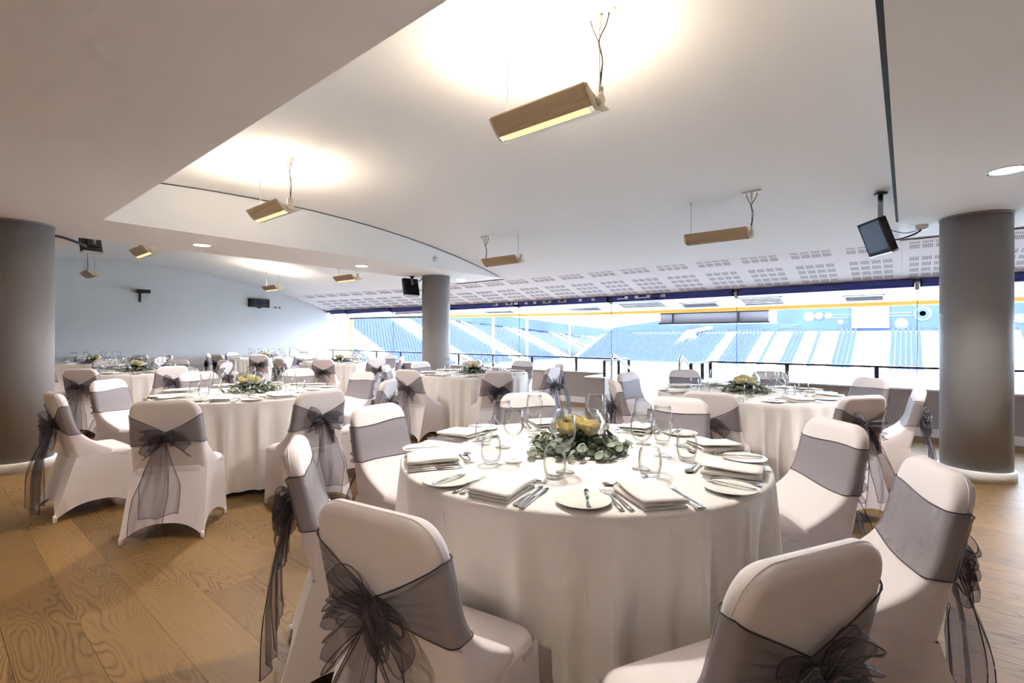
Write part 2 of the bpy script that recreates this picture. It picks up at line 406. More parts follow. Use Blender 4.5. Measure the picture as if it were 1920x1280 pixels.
# ------------------------------------------------------------------ outer eave beyond the glass
YO = YW+.90
def head(X): return 1.775+.13*min(1, max(0, (-X-5)/9))
mb = MB()
for k in range(12):
    x0 = XL+(XR-XL)*k/12; x1 = XL+(XR-XL)*(k+1)/12
    mb.add([(x0,YW-.03,2.02+rise(x0)*.5),(x1,YW-.03,2.02+rise(x1)*.5),(x1,YO,head(x1)+.05),(x0,YO,head(x0)+.05)], [(0,1,2,3)])
struct(mb.build('ceiling_eave', 'white_paint'))
struct(MB().hexa([(XL,YO,head(XL)+.05),(XR,YO,head(XR)+.05),(XR,YO+.1,head(XR)+.05),(XL,YO+.1,head(XL)+.05),(XL,YO,3.4),(XR,YO,3.4),(XR,YO+.1,3.4),(XL,YO+.1,3.4)]).build('wall_eave', 'white_paint'))
def fasc(name, a, b, mat):
    n = max(1, int((b-a)/1.2)); mb = MB()
    for k in range(n):
        x0 = a+(b-a)*k/n; x1 = a+(b-a)*(k+1)/n
        mb.hexa([(x0,YO-.04,head(x0)),(x1,YO-.04,head(x1)),(x1,YO+.1,head(x1)),(x0,YO+.1,head(x0)),(x0,YO-.04,head(x0)+.055),(x1,YO-.04,head(x1)+.055),(x1,YO+.1,head(x1)+.055),(x0,YO+.1,head(x0)+.055)])
    struct(mb.build(name, mat))
fasc('trim_3', XL, -10.4, 'rail_dark'); fasc('trim_4', -10.4, XR, 'orange')
struct(MB().box(XL, XL+.05, YO-.02, YO+.08, 0, head(XL)).build('trim_5', 'orange'))
struct(MB().box(XL, XR, YO-.02, YO+.06, -.04, .0).build('trim_6', 'orange'))
def eave_pt(X, v): return (2.02+rise(X)*.5)*(1-v)+(head(X)+.05)*v
for i, (px0, px1, v0, v1) in enumerate(((1060,1125,.45,.8),(1165,1250,.25,.7),(1275,1345,.5,.85),(1390,1470,.35,.85),(1580,1660,.5,.85),(905,960,.5,.8))):
    a = ray_y(px0, YW+.5); b = ray_y(px1, YW+.5)
    t = tag(empty('eave_vent', ((a+b)/2, YW, 0)), '%s slim grille in the bright eave beyond the glass, counted from the left' % ['second','third','fourth','fifth','rightmost','leftmost'][i], 'vent', 'grilles in the eave')
    hx = (b-a)/2
    def q(x, v, dz): X = (a+b)/2+x; return (x, (YO-YW+.03)*v-.03, eave_pt(X, v)+dz)
    mb = MB()
    for (xa, xb, va, vb) in ((-hx,hx,v0,v0+.05),(-hx,hx,v1-.05,v1),(-hx,-hx+.03,v0,v1),(hx-.03,hx,v0,v1)):
        mb.hexa([q(xa,va,-.012),q(xb,va,-.012),q(xb,vb,-.012),q(xa,vb,-.012),q(xa,va,0),q(xb,va,0),q(xb,vb,0),q(xa,vb,0)])
    mb.build('frame', 'silver', t)
    for k in range(4):
        va = v0+.05+(v1-v0-.1)*(k+.3)/4; vb = va+(v1-v0-.1)*.1
        MB().hexa([q(-hx+.03,va,-.01),q(hx-.03,va,-.01),q(hx-.03,vb,-.01),q(-hx+.03,vb,-.01),q(-hx+.03,va,-.002),q(hx-.03,va,-.002),q(hx-.03,vb,-.002),q(-hx+.03,vb,-.002)]).build('slat', 'slot_dark', t)
# long box hung just outside the eave
t = tag(empty('hanging_unit', (-2.85, YO+.45, 1.555)), 'long blue-grey box hung outside under the orange-edged eave', 'unit')
MB().box(-.98, .98, -.30, .30, .03, .30).build('casing', 'box_blue', t)
MB().box(-1.0, 1.0, -.33, .33, 0, .03).build('bottom_tray', 'rail_dark', t)
MB().box(-.99, .99, -.31, -.30, .20, .29).build('front_panel', 'rail_dark', t)
for k in range(5): MB().box(.98, 1.0, -.27, .27, .06+k*.045, .085+k*.045).build('louvre', 'white_paint', t)
for x in (-.7, .5): MB().box(x-.015, x+.015, -.37, -.33, .0, .42).build('bracket', 'rail_dark', t)
for x in (-.7, .5): MB().box(x-.015, x+.015, -.37, -.05, .30, .42).build('bracket', 'rail_dark', t)

# ------------------------------------------------------------------ the stadium outside
PZ = -3.2
struct(MB().box(-49, 70, 22, 74, PZ-.5, PZ).build('ground_pitch', 'pitch'))
struct(MB().box(-110, 110, 9, 140, PZ-1, PZ-.45).build('ground', 'concrete'))
struct(MB().hexa([(-46,YO+.1,-1.2),(46,YO+.1,-1.2),(46,22,PZ-.4),(-46,22,PZ-.4),(-46,YO+.1,-.02),(46,YO+.1,-.02),(46,22,PZ+.1),(-46,22,PZ+.1)]).build('ground_terrace', 'concrete'))
# end stand: rows run along Y, rising towards -X
TREAD, RISER, NR = .80, .345, 27
ES0, ES1 = 12.0, 118.0
XS = -50.0
aisle_c = [24.8+i*13.2 for i in range(8)]
es = tag(empty('end_stand', (XS, 12, PZ)), 'stepped concrete end stand with white stairways seen through the left glazing', 'stand')
for r in range(NR):
    y1 = ES1-r*1.4
    MB().box(-(r+1)*TREAD, -r*TREAD, 0, y1-12, -.3, .25+r*RISER).build('step', 'concrete', es)
for a in aisle_c:
    mb = MB()
    for r in range(NR):
        if a < ES1-r*1.4-2:
            mb.box(-(r+.5)*TREAD, -r*TREAD+.02, a-12-.55, a-12+.55, .25+r*RISER, .25+r*RISER+.17)
    mb.build('stairway', 'white_paint', es)
    mb = MB()
    for r in range(NR):
        if a < ES1-r*1.4-2: mb.box(-(r+.42)*TREAD, -(r+.02)*TREAD, a-12-.42, a-12+.42, .25+r*RISER+.17, .25+r*RISER+.19)
    mb.build('tread_marks', 'rail_dark', es)
def seat_mb(rot=0):
    m = MB(); m.hexa([(-.02,-.21,.38),(.36,-.21,.40),(.36,.21,.40),(-.02,.21,.38),(-.02,-.21,.43),(.36,-.21,.45),(.36,.21,.45),(-.02,.21,.43)])
    m.hexa([(-.06,-.21,.40),(0,-.21,.40),(0,.21,.40),(-.06,.21,.40),(-.14,-.2,.80),(-.09,-.2,.80),(-.09,.2,.80),(-.14,.2,.80)])
    m.box(.08,.14,-.03,.03,0,.39); return m
seats = []
for r in range(NR):
    y = 12.5
    while y < ES1-r*1.4-1:
        da = min(abs(y-a) for a in aisle_c)
        if da > .9: seats.append((XS-(r+.62)*TREAD, y, PZ+.25+r*RISER, da < 2.0))
        y += .52
def vis(s):
    zc = -sY*s[0]+cY*s[1]; xc = cY*s[0]+sY*s[1]; px = 960+FPX*xc/zc; py = YH-(s[2]+.5-CH)*FPX/zc
    return 664 < px < 786 and 600 < py < 662
seats.sort(key=lambda s: (not vis(s), s[0]**2+s[1]**2))
sm = {0: seat_mb().mesh('stadium_seat', 'seat_blue'), 1: seat_mb().mesh('stadium_seat', 'seat_white')}
for x, y, z, w in seats[:300]:
    o = link('stadium_seat', sm[int(w)], None, (x, y, z))
    if w: tag(o, 'white plastic stadium seat beside a stairway, nearest block of the end stand', 'seat', 'white seats of the near block')
    else: tag(o, 'blue plastic stadium seat, nearest block of the end stand', 'seat', 'blue seats of the near block')
SB = seat_mb()
for w, mat, lab in ((0, 'seat_blue', 'rows of blue plastic seats filling the end stand'), (1, 'seat_white', 'rows of white plastic seats lining the end stand stairways')):
    V = []; Fc = []
    for x, y, z, ww in seats[300:]:
        if int(ww) != w: continue
        n = len(V); V += [(p[0]+x, p[1]+y, p[2]+z) for p in SB.v[:16]]; Fc += [tuple(i+n for i in f) for f in SB.f[:12]]
    me = bpy.data.meshes.new('stadium_seats'); me.from_pydata(V, [], Fc); me.materials.append(M[mat])
    tag(link('stadium_seats', me), lab, 'seats', kind='stuff')
# advertising board behind the end stand and light poles
t = tag(MB().hexa([(-72,40,6.4),(-71.8,40,6.4),(-54,116,.2),(-54.2,116,.2),(-72,40,8.6),(-71.8,40,8.6),(-54,116,2.4),(-54.2,116,2.4)]).build('banner_board', 'mural'), 'long blue advertising band along the top of the end stand', 'banner')
tag(MB().hexa([(-67.1,64,4.6),(-66.9,64,4.6),(-60.8,90,2.4),(-61,90,2.4),(-67.1,64,6.2),(-66.9,64,6.2),(-60.8,90,3.9),(-61,90,3.9)]).build('banner_board', 'mural_pink'), 'pink stretch of banner above the end stand seats', 'banner')
for px, lab in ((925,'leftmost'),(988,'second'),(1068,'third'),(1163,'rightmost')):
    tt = (px-960)/FPX; zc = 49.3/abs(cY*tt-sY)
    x, y = (cY*tt-sY)*zc, (sY*tt+cY)*zc
    o = MB().cyl(0, 0, 0, 7.6, .16, 8).build('stand_pole', 'white_paint', None, (x, y, PZ-.02)); tag(o, '%s thin white pole standing in front of the end stand seats' % lab, 'pole', 'white poles of the end stand')
# opposite stand: rows along X
YOP = 75.0
op = tag(empty('opposite_stand', (0, YOP, PZ)), 'pale stepped stand across the pitch below the blue mural', 'stand')
NR2 = 18
for r in range(NR2):
    MB().box(-48, 75, r*.72, (r+1)*.72, -.3, .3+r*.285).build('step', 'concrete', op)
gang = [ray_y(p, YOP+5) for p in (1350,1420,1455,1510,1545,1612,1648,1745,1905)]
for gx in gang:
    mb = MB()
    for r in range(NR2-4): mb.box(gx-.7, gx+.7, r*.72-.02, r*.72+.5, .3+r*.285, .3+r*.285+.16)
    mb.build('stairway', 'white_paint', op)
V = []; Fc = []
for r in range(NR2):
    x = -46
    while x < 72:
        if min(abs(x-g) for g in gang) > .9:
            m = [(x-.2, YOP+r*.72+.35, PZ+.3+r*.285+.3), (x+.2, YOP+r*.72+.35, PZ+.3+r*.285+.3), (x+.2, YOP+r*.72+.42, PZ+.3+r*.285+.3), (x-.2, YOP+r*.72+.42, PZ+.3+r*.285+.3)]
            m += [(p[0], p[1]+.08, p[2]+.45) for p in m]
            n = len(V); V += m; Fc += [tuple(i+n for i in f) for f in ((0,3,2,1),(4,5,6,7),(0,1,5,4),(1,2,6,5),(2,3,7,6),(3,0,4,7))]
        x += .55
me = bpy.data.meshes.new('stadium_seats'); me.from_pydata(V, [], Fc); me.materials.append(M['seat_blue'])
tag(link('stadium_seats', me), 'rows of pale blue seats in the stand across the pitch', 'seats', kind='stuff')
YM = YOP+NR2*.72+.2
wall = tag(empty('mural_wall', (0, YM, 0)), 'blue mural wall with pale discs above the opposite stand', 'wall')
V = []; n = 40; xa, xb = -46, 74
xs = ray_y(1632, YM)
tops = []
for k in range(n+1):
    x = xa+(xb-xa)*k/n; tops.append((x, 6.1-((x-xs)/30)**2*1.5))
mb = MB()
for (x0, z0), (x1, z1) in zip(tops[:-1], tops[1:]):
    z0 = max(z0, 2.7); z1 = max(z1, 2.7)
    mb.hexa([(x0,0,2.2),(x1,0,2.2),(x1,.3,2.2),(x0,.3,2.2),(x0,0,z0),(x1,0,z1),(x1,.3,z1),(x0,.3,z0)])
mb.build('panel', 'mural', wall)
for px, z, rr, mat in ((1517,4.5,.75,'mural_light'),(1536,4.6,.55,'mural_pink'),(1553,4.6,.5,'mural_light'),(1690,3.2,.8,'mural_light'),(1730,4.6,1.0,'mural_light'),(1730,4.6,.7,'mural'),(1730,4.6,.35,'mural_pink'),(1576,3.6,.4,'mural_light'),(1912,3.7,.6,'mural_light')):
    x = ray_y(px, YM); m_ = MB().lathe([(rr, 0), (rr, .06)], 24, smooth=False); m_.xf(Matrix.Rotation(PI/2, 4, 'X')); m_.v = [(p[0]+x, p[1]-.02-(.05 if mat != 'mural_light' else 0), p[2]+z) for p in m_.v]
    m_.build('disc', mat, wall)
for px0, px1, z in ((1560,1598,4.6),(1560,1590,4.2),(1664,1710,4.7),(1668,1712,4.3),(1463,1500,3.2),(1463,1490,2.9)):
    MB().box(ray_y(px0, YM), ray_y(px1, YM), -.06, 0, z, z+.14).build('stripe', 'mural_light', wall)
t = tag(empty('video_screen', (ray_y(1631, YM-.5), YM-.55, 2.75)), 'big blank white video screen above the opposite stand', 'screen')
MB().box(-2.1, 2.1, -.2, .2, 0, 3.4).build('panel', 'big_screen', t); MB().box(-2.2, 2.2, .2, .5, -.1, 3.5).build('frame', 'silver', t)
# white roof truss legs at the corner
def at(px, py, zc):
    xc = (px-960)/FPX*zc; return Vector((cY*xc-sY*zc, sY*xc+cY*zc, CH+(YH-py)/FPX*zc))
ap = at(1293, 622, 84)
t = tag(empty('roof_truss', tuple(at(1293, 680, 84))), 'white splayed roof truss legs at the far corner of the ground', 'truss')
o0 = at(1293, 680, 84)
for px, py, w in ((1255,662,.55),(1293,680,.45),(1327,676,.6)):
    MB().tube([ap-o0, at(px, py, 84)-o0], w, 8).build('leg', 'white_paint', t)
for px, py in ((1345,612),(1420,598)):
    MB().tube([ap-o0, at(px, py, 88)-o0], .3, 8).build('chord', 'white_paint', t)
#---PART2---
# ------------------------------------------------------------------ ceiling fixtures
def area(name, loc, sx, sy, power, col, up, parent=None, spread=PI):
    l = bpy.data.lights.new(name, 'AREA'); l.shape = 'RECTANGLE'; l.size = sx; l.size_y = sy; l.energy = power; l.color = col; l.spread = spread
    o = bpy.data.objects.new(name, l); C.objects.link(o); o.location = loc
    if up: o.rotation_euler = (PI, 0, 0)
    if parent: o.parent = parent
    return o
def trough_prof(off=0.0):
    # (y, z) of the boat-shaped section, front lip to rear lip
    pts = []
    for i in range(13):
        a = -1+2*i/12
        y = .118*a; z = .098*abs(a)**1.7 if a < 0 else .048*abs(a)**1.6
        pts.append((y, z))
    return pts
def uplight(x0, y, zc, ceil, label, lit, cab_end=1):
    L_ = .62; t = tag(empty('pendant_uplight', (x0+L_/2, y, zc)), label, 'pendant light', 'suspended trough uplights')
    pr = trough_prof(); h = L_/2
    # shell with real thickness, split into two skins around the glowing slot
    def skin(i0, i1, name, mat):
        seg = pr[i0:i1+1]
        mb = MB(); ring = [(y_, z_) for y_, z_ in seg]+[(y_, z_+.007) for y_, z_ in reversed(seg)]
        mb.loft([[(-h, a, b) for a, b in ring], [(h, a, b) for a, b in ring]], smooth=False)
        return mb.build(name, mat, t)
    skin(0, 4, 'front_shell', 'lamp_body'); skin(6, 12, 'rear_shell', 'lamp_body')
    seg = pr[4:7]; ring = [(a, b+.002) for a, b in seg]+[(a, b+.005) for a, b in reversed(seg)]
    MB().loft([[(-h+.03, a, b) for a, b in ring], [(h-.03, a, b) for a, b in ring]], smooth=False).build('diffuser', 'lamp_glow' if lit else 'lamp_body', t)
    for sgn in (-1, 1):
        ring = pr+[(.145, .07), (0, .06), (-.145, .13)][::1]
        e = MB().loft([[(sgn*h, a, b) for a, b in pr+[(.05,.05),(-.06,.07)]], [(sgn*(h+.014), a, b) for a, b in pr+[(.05,.05),(-.06,.07)]]], smooth=False).build('end_cap', 'lamp_end', t)
        mb = MB().lathe([(.030, -.008), (.034, 0), (.034, .012), (.028, .018)], 20, smooth=False); mb.xf(Matrix.Translation((sgn*(h+.018), 0, .055)) @ Matrix.Rotation(sgn*PI/2, 4, 'Y'))
        mb.build('pivot_knob', 'lamp_end', t)
        m2 = MB(); m2.box(sgn*(h+.02)-.008, sgn*(h+.02)+.008, -.024, .024, .06, .125)
        for k in range(4): m2.box(sgn*(h+.02)-.011, sgn*(h+.02)+.011, -.02, .02, .075+k*.012, .08+k*.012)
        m2.build('grip', 'lamp_end', t)
    mb = MB(); mb.tube([(-h+.05, -.01, .045), (h-.05, -.01, .045)], .013, 8); mb.build('lamp_tube', 'downlight_glow' if lit else 'white_paint', t)
    zt = ceil-zc
    s0 = -cab_end*(h-.03)
    MB().tube([(s0, 0, .05), (s0, 0, zt)], .0022, 5).build('suspension_wire', 'cable', t)
    MB().lathe([(.016, zt-.05), (.009, zt-.03), (.009, zt)], 10, s0, 0).build('wire_anchor', 'white_paint', t)
    s1 = cab_end*(h+.02)
    MB().tube([(s1, 0, .12), (s1, 0, zt-.01)], .0022, 5).build('suspension_wire', 'cable', t)
    MB().lathe([(.012, zt-.07), (.012, zt)], 10, s1, 0).build('wire_anchor', 'lamp_end', t)
    for k, dx in enumerate((-.055, .055)):
        pts = bez([(s1-.01*k, .004, .12), (s1+.012, .006, .25 if zt > .4 else .16), (s1-.006, 0, zt-.14), (s1+dx*.7, 0, zt-.06), (s1+dx, 0, zt-.004)], 8)
        MB().tube(pts, .0042, 6).build('power_cable', 'cable', t)
        MB().lathe([(.0, zt-.012), (.03, zt-.010), (.036, zt)], 16, s1+dx, 0).build('ceiling_rose', 'white_paint', t)
    if lit:     # light that leaves through the slot in the belly
        l = bpy.data.lights.new('slot_lamp', 'SPOT'); l.energy = lit*SLOT; l.spot_size = math.radians(150); l.spot_blend = .6; l.shadow_soft_size = .05; l.color = (1, .96, .90)
        o = bpy.data.objects.new('slot_lamp', l); C.objects.link(o); o.location = (0, -.02, -.012); o.parent = t
    if lit: area('uplight_lamp', (0, 0, .075), .6, .10, lit, (1, .86, .66), True, t)
FX = [(-1.85, 2.19, 2.455, 1, 'nearest bronze trough uplight, lit, below the brightest ceiling patch', UP_W*1.6),
      (-5.00, 2.14, 2.44, 1, 'lit bronze trough uplight over the left foreground table', UP_W*1.6),
      (-4.80, 5.30, 2.335, -1, 'unlit bronze trough uplight in front of the beam with the round vent', 0),
      (-1.86, 5.35, 2.305, 1, 'unlit bronze trough uplight hanging left of the tilted monitor', 0),
      (-8.45, 1.98, 2.42, -1, 'bronze trough uplight tucked under the left beam, left of the wall camera', UP_W*.5),
      (-11.9, 2.0, 2.40, -1, 'small distant trough uplight nearest the left column', 0),
      (-8.55, 5.15, 2.36, -1, 'bronze trough uplight between loudspeaker and middle column', UP_W*.6),
      (-11.5, 5.10, 2.36, -1, 'bronze trough uplight directly above the wall loudspeaker', UP_W*1.7)]
for x, y, z, ce, lab, lit in FX: uplight(x, y, z, arch(y, x), lab, lit, ce)
def downlight(x, y, label, on=1.0, col=(1, .97, .93)):
    t = tag(empty('downlight', (x, y, SOF)), label, 'downlight', 'recessed round downlights')
    MB().lathe([(.088, 0), (.105, -.004), (.108, 0)], 28).build('rim', 'silver', t)
    MB().lathe([(.0005, -.0015), (.089, -.0015), (.089, 0)], 28).build('diffuser', 'downlight_glow', t)
    l = bpy.data.lights.new('downlight_lamp', 'SPOT'); l.energy = DOWN_W*on; l.spot_size = math.radians(120); l.spot_blend = .8; l.shadow_soft_size = .08; l.color = col
    o = bpy.data.objects.new('downlight_lamp', l); C.objects.link(o); o.location = (0, 0, -.02); o.parent = t
downlight(.53, 4.67, 'round downlight at the right picture edge, in the right beam')
downlight(-6.72, 2.2, 'leftmost round downlight in the left beam, near the pendant', 1)
downlight(-6.72, 4.45, 'middle round downlight in the left beam', 1)
downlight(-6.80, 6.75, 'round downlight just right of the middle column', 1)
for x, y in ((-9.5,-.9),(-6.7,-1.4),(-3.4,-.9),(-.4,-.9),(2.4,-.9),(2.6,3.0),(-11.6,.2)):
    downlight(x, y, 'round downlight in the low soffit behind the viewpoint', .6, (1, .84, .66))
# vent on the beam face
t = tag(empty('round_vent', (-5.998, 5.36, 2.58)), 'round grey grille on the face of the left beam', 'vent'); t.rotation_euler = (0, PI/2, 0)
MB().lathe([(.045, .0), (.06, .004), (.062, 0)], 24).build('rim', 'white_paint', t)
MB().lathe([(.0005, .003), (.047, .003), (.047, 0)], 24).build('mesh_disc', 'socket', t)

# ------------------------------------------------------------------ monitors, speaker, wall camera
def monitor(loc, rz, tilt, label, w=.42, h=.34, pole=0):
    t = tag(empty('monitor', loc, rz), label, 'monitor', 'ceiling-hung monitors')
    Mx = Matrix.Rotation(tilt, 4, 'X')
    def p(mb, n, m): mb.xf(Mx); return mb.build(n, m, t)
    p(MB().box(-w/2, w/2, -.02, .035, -h, 0), 'housing', 'black')
    p(MB().box(-w/2-.004, w/2+.004, -.026, -.018, -h-.004, .004), 'bezel', 'black_matt')
    p(MB().box(-w/2+.02, w/2-.02, -.028, -.0255, -h+.03, -.02), 'screen', 'screen')
    p(MB().box(-w/2-.005, w/2+.005, -.03, .04, -h-.014, -h-.004), 'lower_trim', 'silver')
    p(MB().box(-.06, .06, .035, .07, -h*.7, -h*.3), 'mount_plate', 'black')
    hz = pole
    MB().tube([(0, .09, -h*.4), (0, .09, hz)], .022, 14).build('pole', 'pole_steel', t)
    MB().tube([(0, .05, -h*.45), (0, .09, -h*.4)], .016, 8).build('knuckle', 'pole_steel', t)
    MB().cyl(0, .09, hz-.012, hz, .055, 18).build('ceiling_plate', 'black', t)
    MB().cyl(0, .09, .0, .03, .03, 14).build('collar', 'black', t)
    return t
monitor((-.27, 5.80, 2.42), math.radians(-58), math.radians(20), 'tilted flat monitor on a ceiling pole left of the right column', .34, .33, arch(5.9)-2.42)
monitor((-7.20, 5.80, 2.385), math.radians(-100), math.radians(14), 'dark monitor seen from behind, left of the middle column', .30, .31, SOF-2.385)
monitor((-7.74, 1.32, 2.50), math.radians(-75), math.radians(16), 'dark monitor half hidden by the soffit beside the left column', .20, .17, arch(1.4,-7.7)-2.50)
t = tag(empty('junction_box', (.12, 6.42, SOF)), 'small white junction box on the soffit beside the right column', 'junction box')
MB().box(-.05, .05, -.035, .035, -.035, 0).build('body', 'white_paint', t); MB().box(-.035, .035, -.028, .028, -.045, -.035).build('lid', 'silver', t)
for (pts, rr, lab, mat) in (
    ([(.12,6.42,2.39),(.05,6.32,2.33),(-.08,6.15,2.27),(-.20,6.0,2.27),(-.22,5.93,2.30)], .009, 'thick dark cable looping from monitor to junction box', 'cable_black'),
    ([(.10,6.42,2.39),(-.02,6.25,2.345),(-.16,6.05,2.38),(-.21,5.95,2.42)], .004, 'thin upper cable between monitor pole and junction box', 'cable_black'),
    ([(-6.86,5.84,2.425),(-6.95,5.86,2.36),(-7.02,5.85,2.33),(-7.08,5.84,2.31),(-7.13,5.83,2.30)], .009, 'black cable from the middle column to its monitor', 'cable_black'),
    ([(-6.95,.80,2.38),(-7.1,1.0,2.38),(-7.3,1.2,2.35),(-7.50,1.22,2.36),(-7.66,1.28,2.42)], .014, 'thick black cable reaching from the left column to a monitor', 'cable_black')):
    tag(MB().tube(bez(pts, 10), rr, 7).build('cable', mat), lab, 'cable')
t = tag(empty('loudspeaker', (XL, 6.25, 2.17)), 'black loudspeaker mounted on the pale end wall', 'speaker')
mb = MB(); mb.hexa([(0,-.30,0),(.16,-.26,.0),(.16,.24,.0),(0,.30,0),(0,-.30,.24),(.16,-.26,.24),(.16,.24,.24),(0,.30,.24)]); mb.build('cabinet', 'speaker_body', t)
for y, rr in ((-.04, .095), (.16, .05)):
    m_ = MB().lathe([(rr, 0), (rr, .012), (rr*.8, .012), (.02, .002)], 20); m_.xf(Matrix.Translation((.16, y, .12)) @ Matrix.Rotation(PI/2, 4, 'Y')); m_.build('cone', 'speaker_cone', t)
MB().box(.158, .168, -.24, -.19, .02, .22).build('port', 'speaker_cone', t)
MB().box(0, .05, -.05, .05, -.03, .0).build('wall_bracket', 'black', t)
t = tag(empty('wall_socket', (XL, 6.78, 2.14)), 'small grey double socket plate beside the loudspeaker', 'socket')
MB().box(0, .012, -.13, .13, 0, .09).build('plate', 'socket', t)
for y in (-.06, .06): MB().box(.012, .016, y-.03, y+.03, .02, .07).build('outlet', 'slot_dark', t)
t = tag(empty('wall_camera', (XL, 3.47, 2.22)), 'black camera on a bracket fixed to the end wall', 'camera')
MB().box(0, .03, -.06, -.02, -.06, .18).build('bracket', 'black', t); MB().box(.03, .26, -.055, -.025, .15, .18).build('arm', 'black', t)
MB().box(.06, .26, -.13, .12, .16, .24).build('body', 'black', t)
m_ = MB().lathe([(.03, 0), (.03, .03), (.02, .03)], 14); m_.xf(Matrix.Translation((.26, .06, .2)) @ Matrix.Rotation(PI/2, 4, 'Y')); m_.build('lens', 'speaker_cone', t)

# ------------------------------------------------------------------ chair: stretch cover and organza sash
CT = .895
def sec(z):
    yb = .105*(CT-z)/.44
    hw = .198+.020*(.85-z)/.4
    th = .030
    rc = .085
    if z > CT-rc: hw = hw-rc+math.sqrt(max(rc*rc-(z-(CT-rc))**2, 0))
    if z > CT-.03: th *= max(.12, math.sqrt(max(0, 1-((z-(CT-.03))/.03)**2)))
    fl = 0
    if z < .68: fl = .175*((.68-z)/.22)**2.3
    return hw, yb-th, yb+th+fl
def rrect(hw, y0, y1, cr=.026, nl=8, nc=4, ns=2):
    # loop starts at rear centre, runs to +x, front, -x and back
    cr = min(cr, (y1-y0)/2*.95, hw*.9); pts = []
    h = hw-cr
    for i in range(nl): pts.append((h*i/nl, y0))
    for i in range(nc+1): a = -PI/2+PI/2*i/nc; pts.append((h+cr*math.cos(a), y0+cr+cr*math.sin(a)))
    for i in range(1, ns): pts.append((hw, y0+cr+(y1-y0-2*cr)*i/ns))
    for i in range(nc+1): a = PI/2*i/nc; pts.append((h+cr*math.cos(a), y1-cr+cr*math.sin(a)))
    for i in range(1, nl): pts.append((h-h*i/nl, y1))
    R2 = [(-x, y) for x, y in reversed(pts[1:])]
    return pts+[(0, y1)]+R2
def chair_meshes():
    out = {}
    zs = [.43,.455,.47,.49,.52,.55,.58,.61,.64,.68,.72,.76,.80,.815,.83,.845,.858,.868,.876,.883,.889,.893,CT]
    rings = []
    for z in zs:
        hw, y0, y1 = sec(max(z, .46)); 
        if z < .46: y0 = sec(z)[1]
        rings.append([(x, y, z) for x, y in rrect(hw, y0, y1)])
    out['backrest'] = MB().loft(rings, cap0=False).mesh('backrest', 'cover')
    # seat pad
    def seat_ring(ins, z): 
        pts = []; y0, y1 = .075+ins*.2, .425-ins; wf, wr = .222-ins, .214-ins
        for (cx, cy, a0) in ((wf, y1, 0), (-wf, y1, 90), (-wr, y0, 180), (wr, y0, 270)):
            cr = .045; sx = 1 if cx > 0 else -1; sy_ = 1 if cy > .2 else -1
            for k in range(6):
                a = math.radians(a0+90*k/5); pts.append((cx-sx*cr+cr*math.cos(a), cy-sy_*cr+cr*math.sin(a), z))
        return pts
    rings = [seat_ring(.006, .395), seat_ring(0, .405), seat_ring(0, .432), seat_ring(.008, .450), seat_ring(.024, .463), seat_ring(.06, .470), seat_ring(.11, .474), seat_ring(.16, .475)]
    out['seat'] = MB().loft(rings, cap0=False).mesh('seat', 'cover')
    # skirt
    T = [(-.2185,.0815),(.2185,.0815),(.221,.423),(-.221,.423)]; B = [(-.236,-.045),(.236,-.045),(.236,.43),(-.236,.43)]
    RI = (.095, .085, .09, .085); mb = MB(); nu, nv = 14, 8
    for sidx in range(4):
        a, b = sidx, (sidx+1) % 4
        nrm = [(0,-1),(1,0),(0,1),(-1,0)][sidx]
        def fn(u, v):
            tx = T[a][0]+(T[b][0]-T[a][0])*u; ty = T[a][1]+(T[b][1]-T[a][1])*u
            bx_ = B[a][0]+(B[b][0]-B[a][0])*u; by = B[a][1]+(B[b][1]-B[a][1])*u
            q = abs(2*u-1); hz = .012+RI[sidx]*(1-q**2.6)
            z = .432+(hz-.432)*v; f = (.432-z)/.420
            inn = .030*math.sin(PI*u)*math.sin(PI*min(1, f*.5+.12))*f
            if sidx == 0: inn = .006*math.sin(PI*u)*f
            rr = .02*max(0, (q-.9)/.1)   # soft corner
            return (tx+(bx_-tx)*f-nrm[0]*inn, ty+(by-ty)*f-nrm[1]*inn, z)
        mb.grid(fn, nu, nv)
    out['skirt'] = mb.mesh('skirt', 'cover')
    zz = [.805,.83,.85,.865,.878,.887,.893,CT]
    arc = [(sec(z)[0]+.0006, .105*(CT-z)/.44-.008, z) for z in zz]
    out['seam'] = MB().tube(arc+[(0, -.008, CT+.0006)]+[(-a, b, c) for a, b, c in reversed(arc)], .0013, 4).mesh('seam', 'cover')
    out['foot'] = MB().lathe([(.008, 0), (.011, .004), (.013, .03), (.010, .05)], 10).mesh('foot', 'cover')
    return out
FEET = ((-.226,-.035),(.226,-.035),(.226,.42),(-.226,.42))
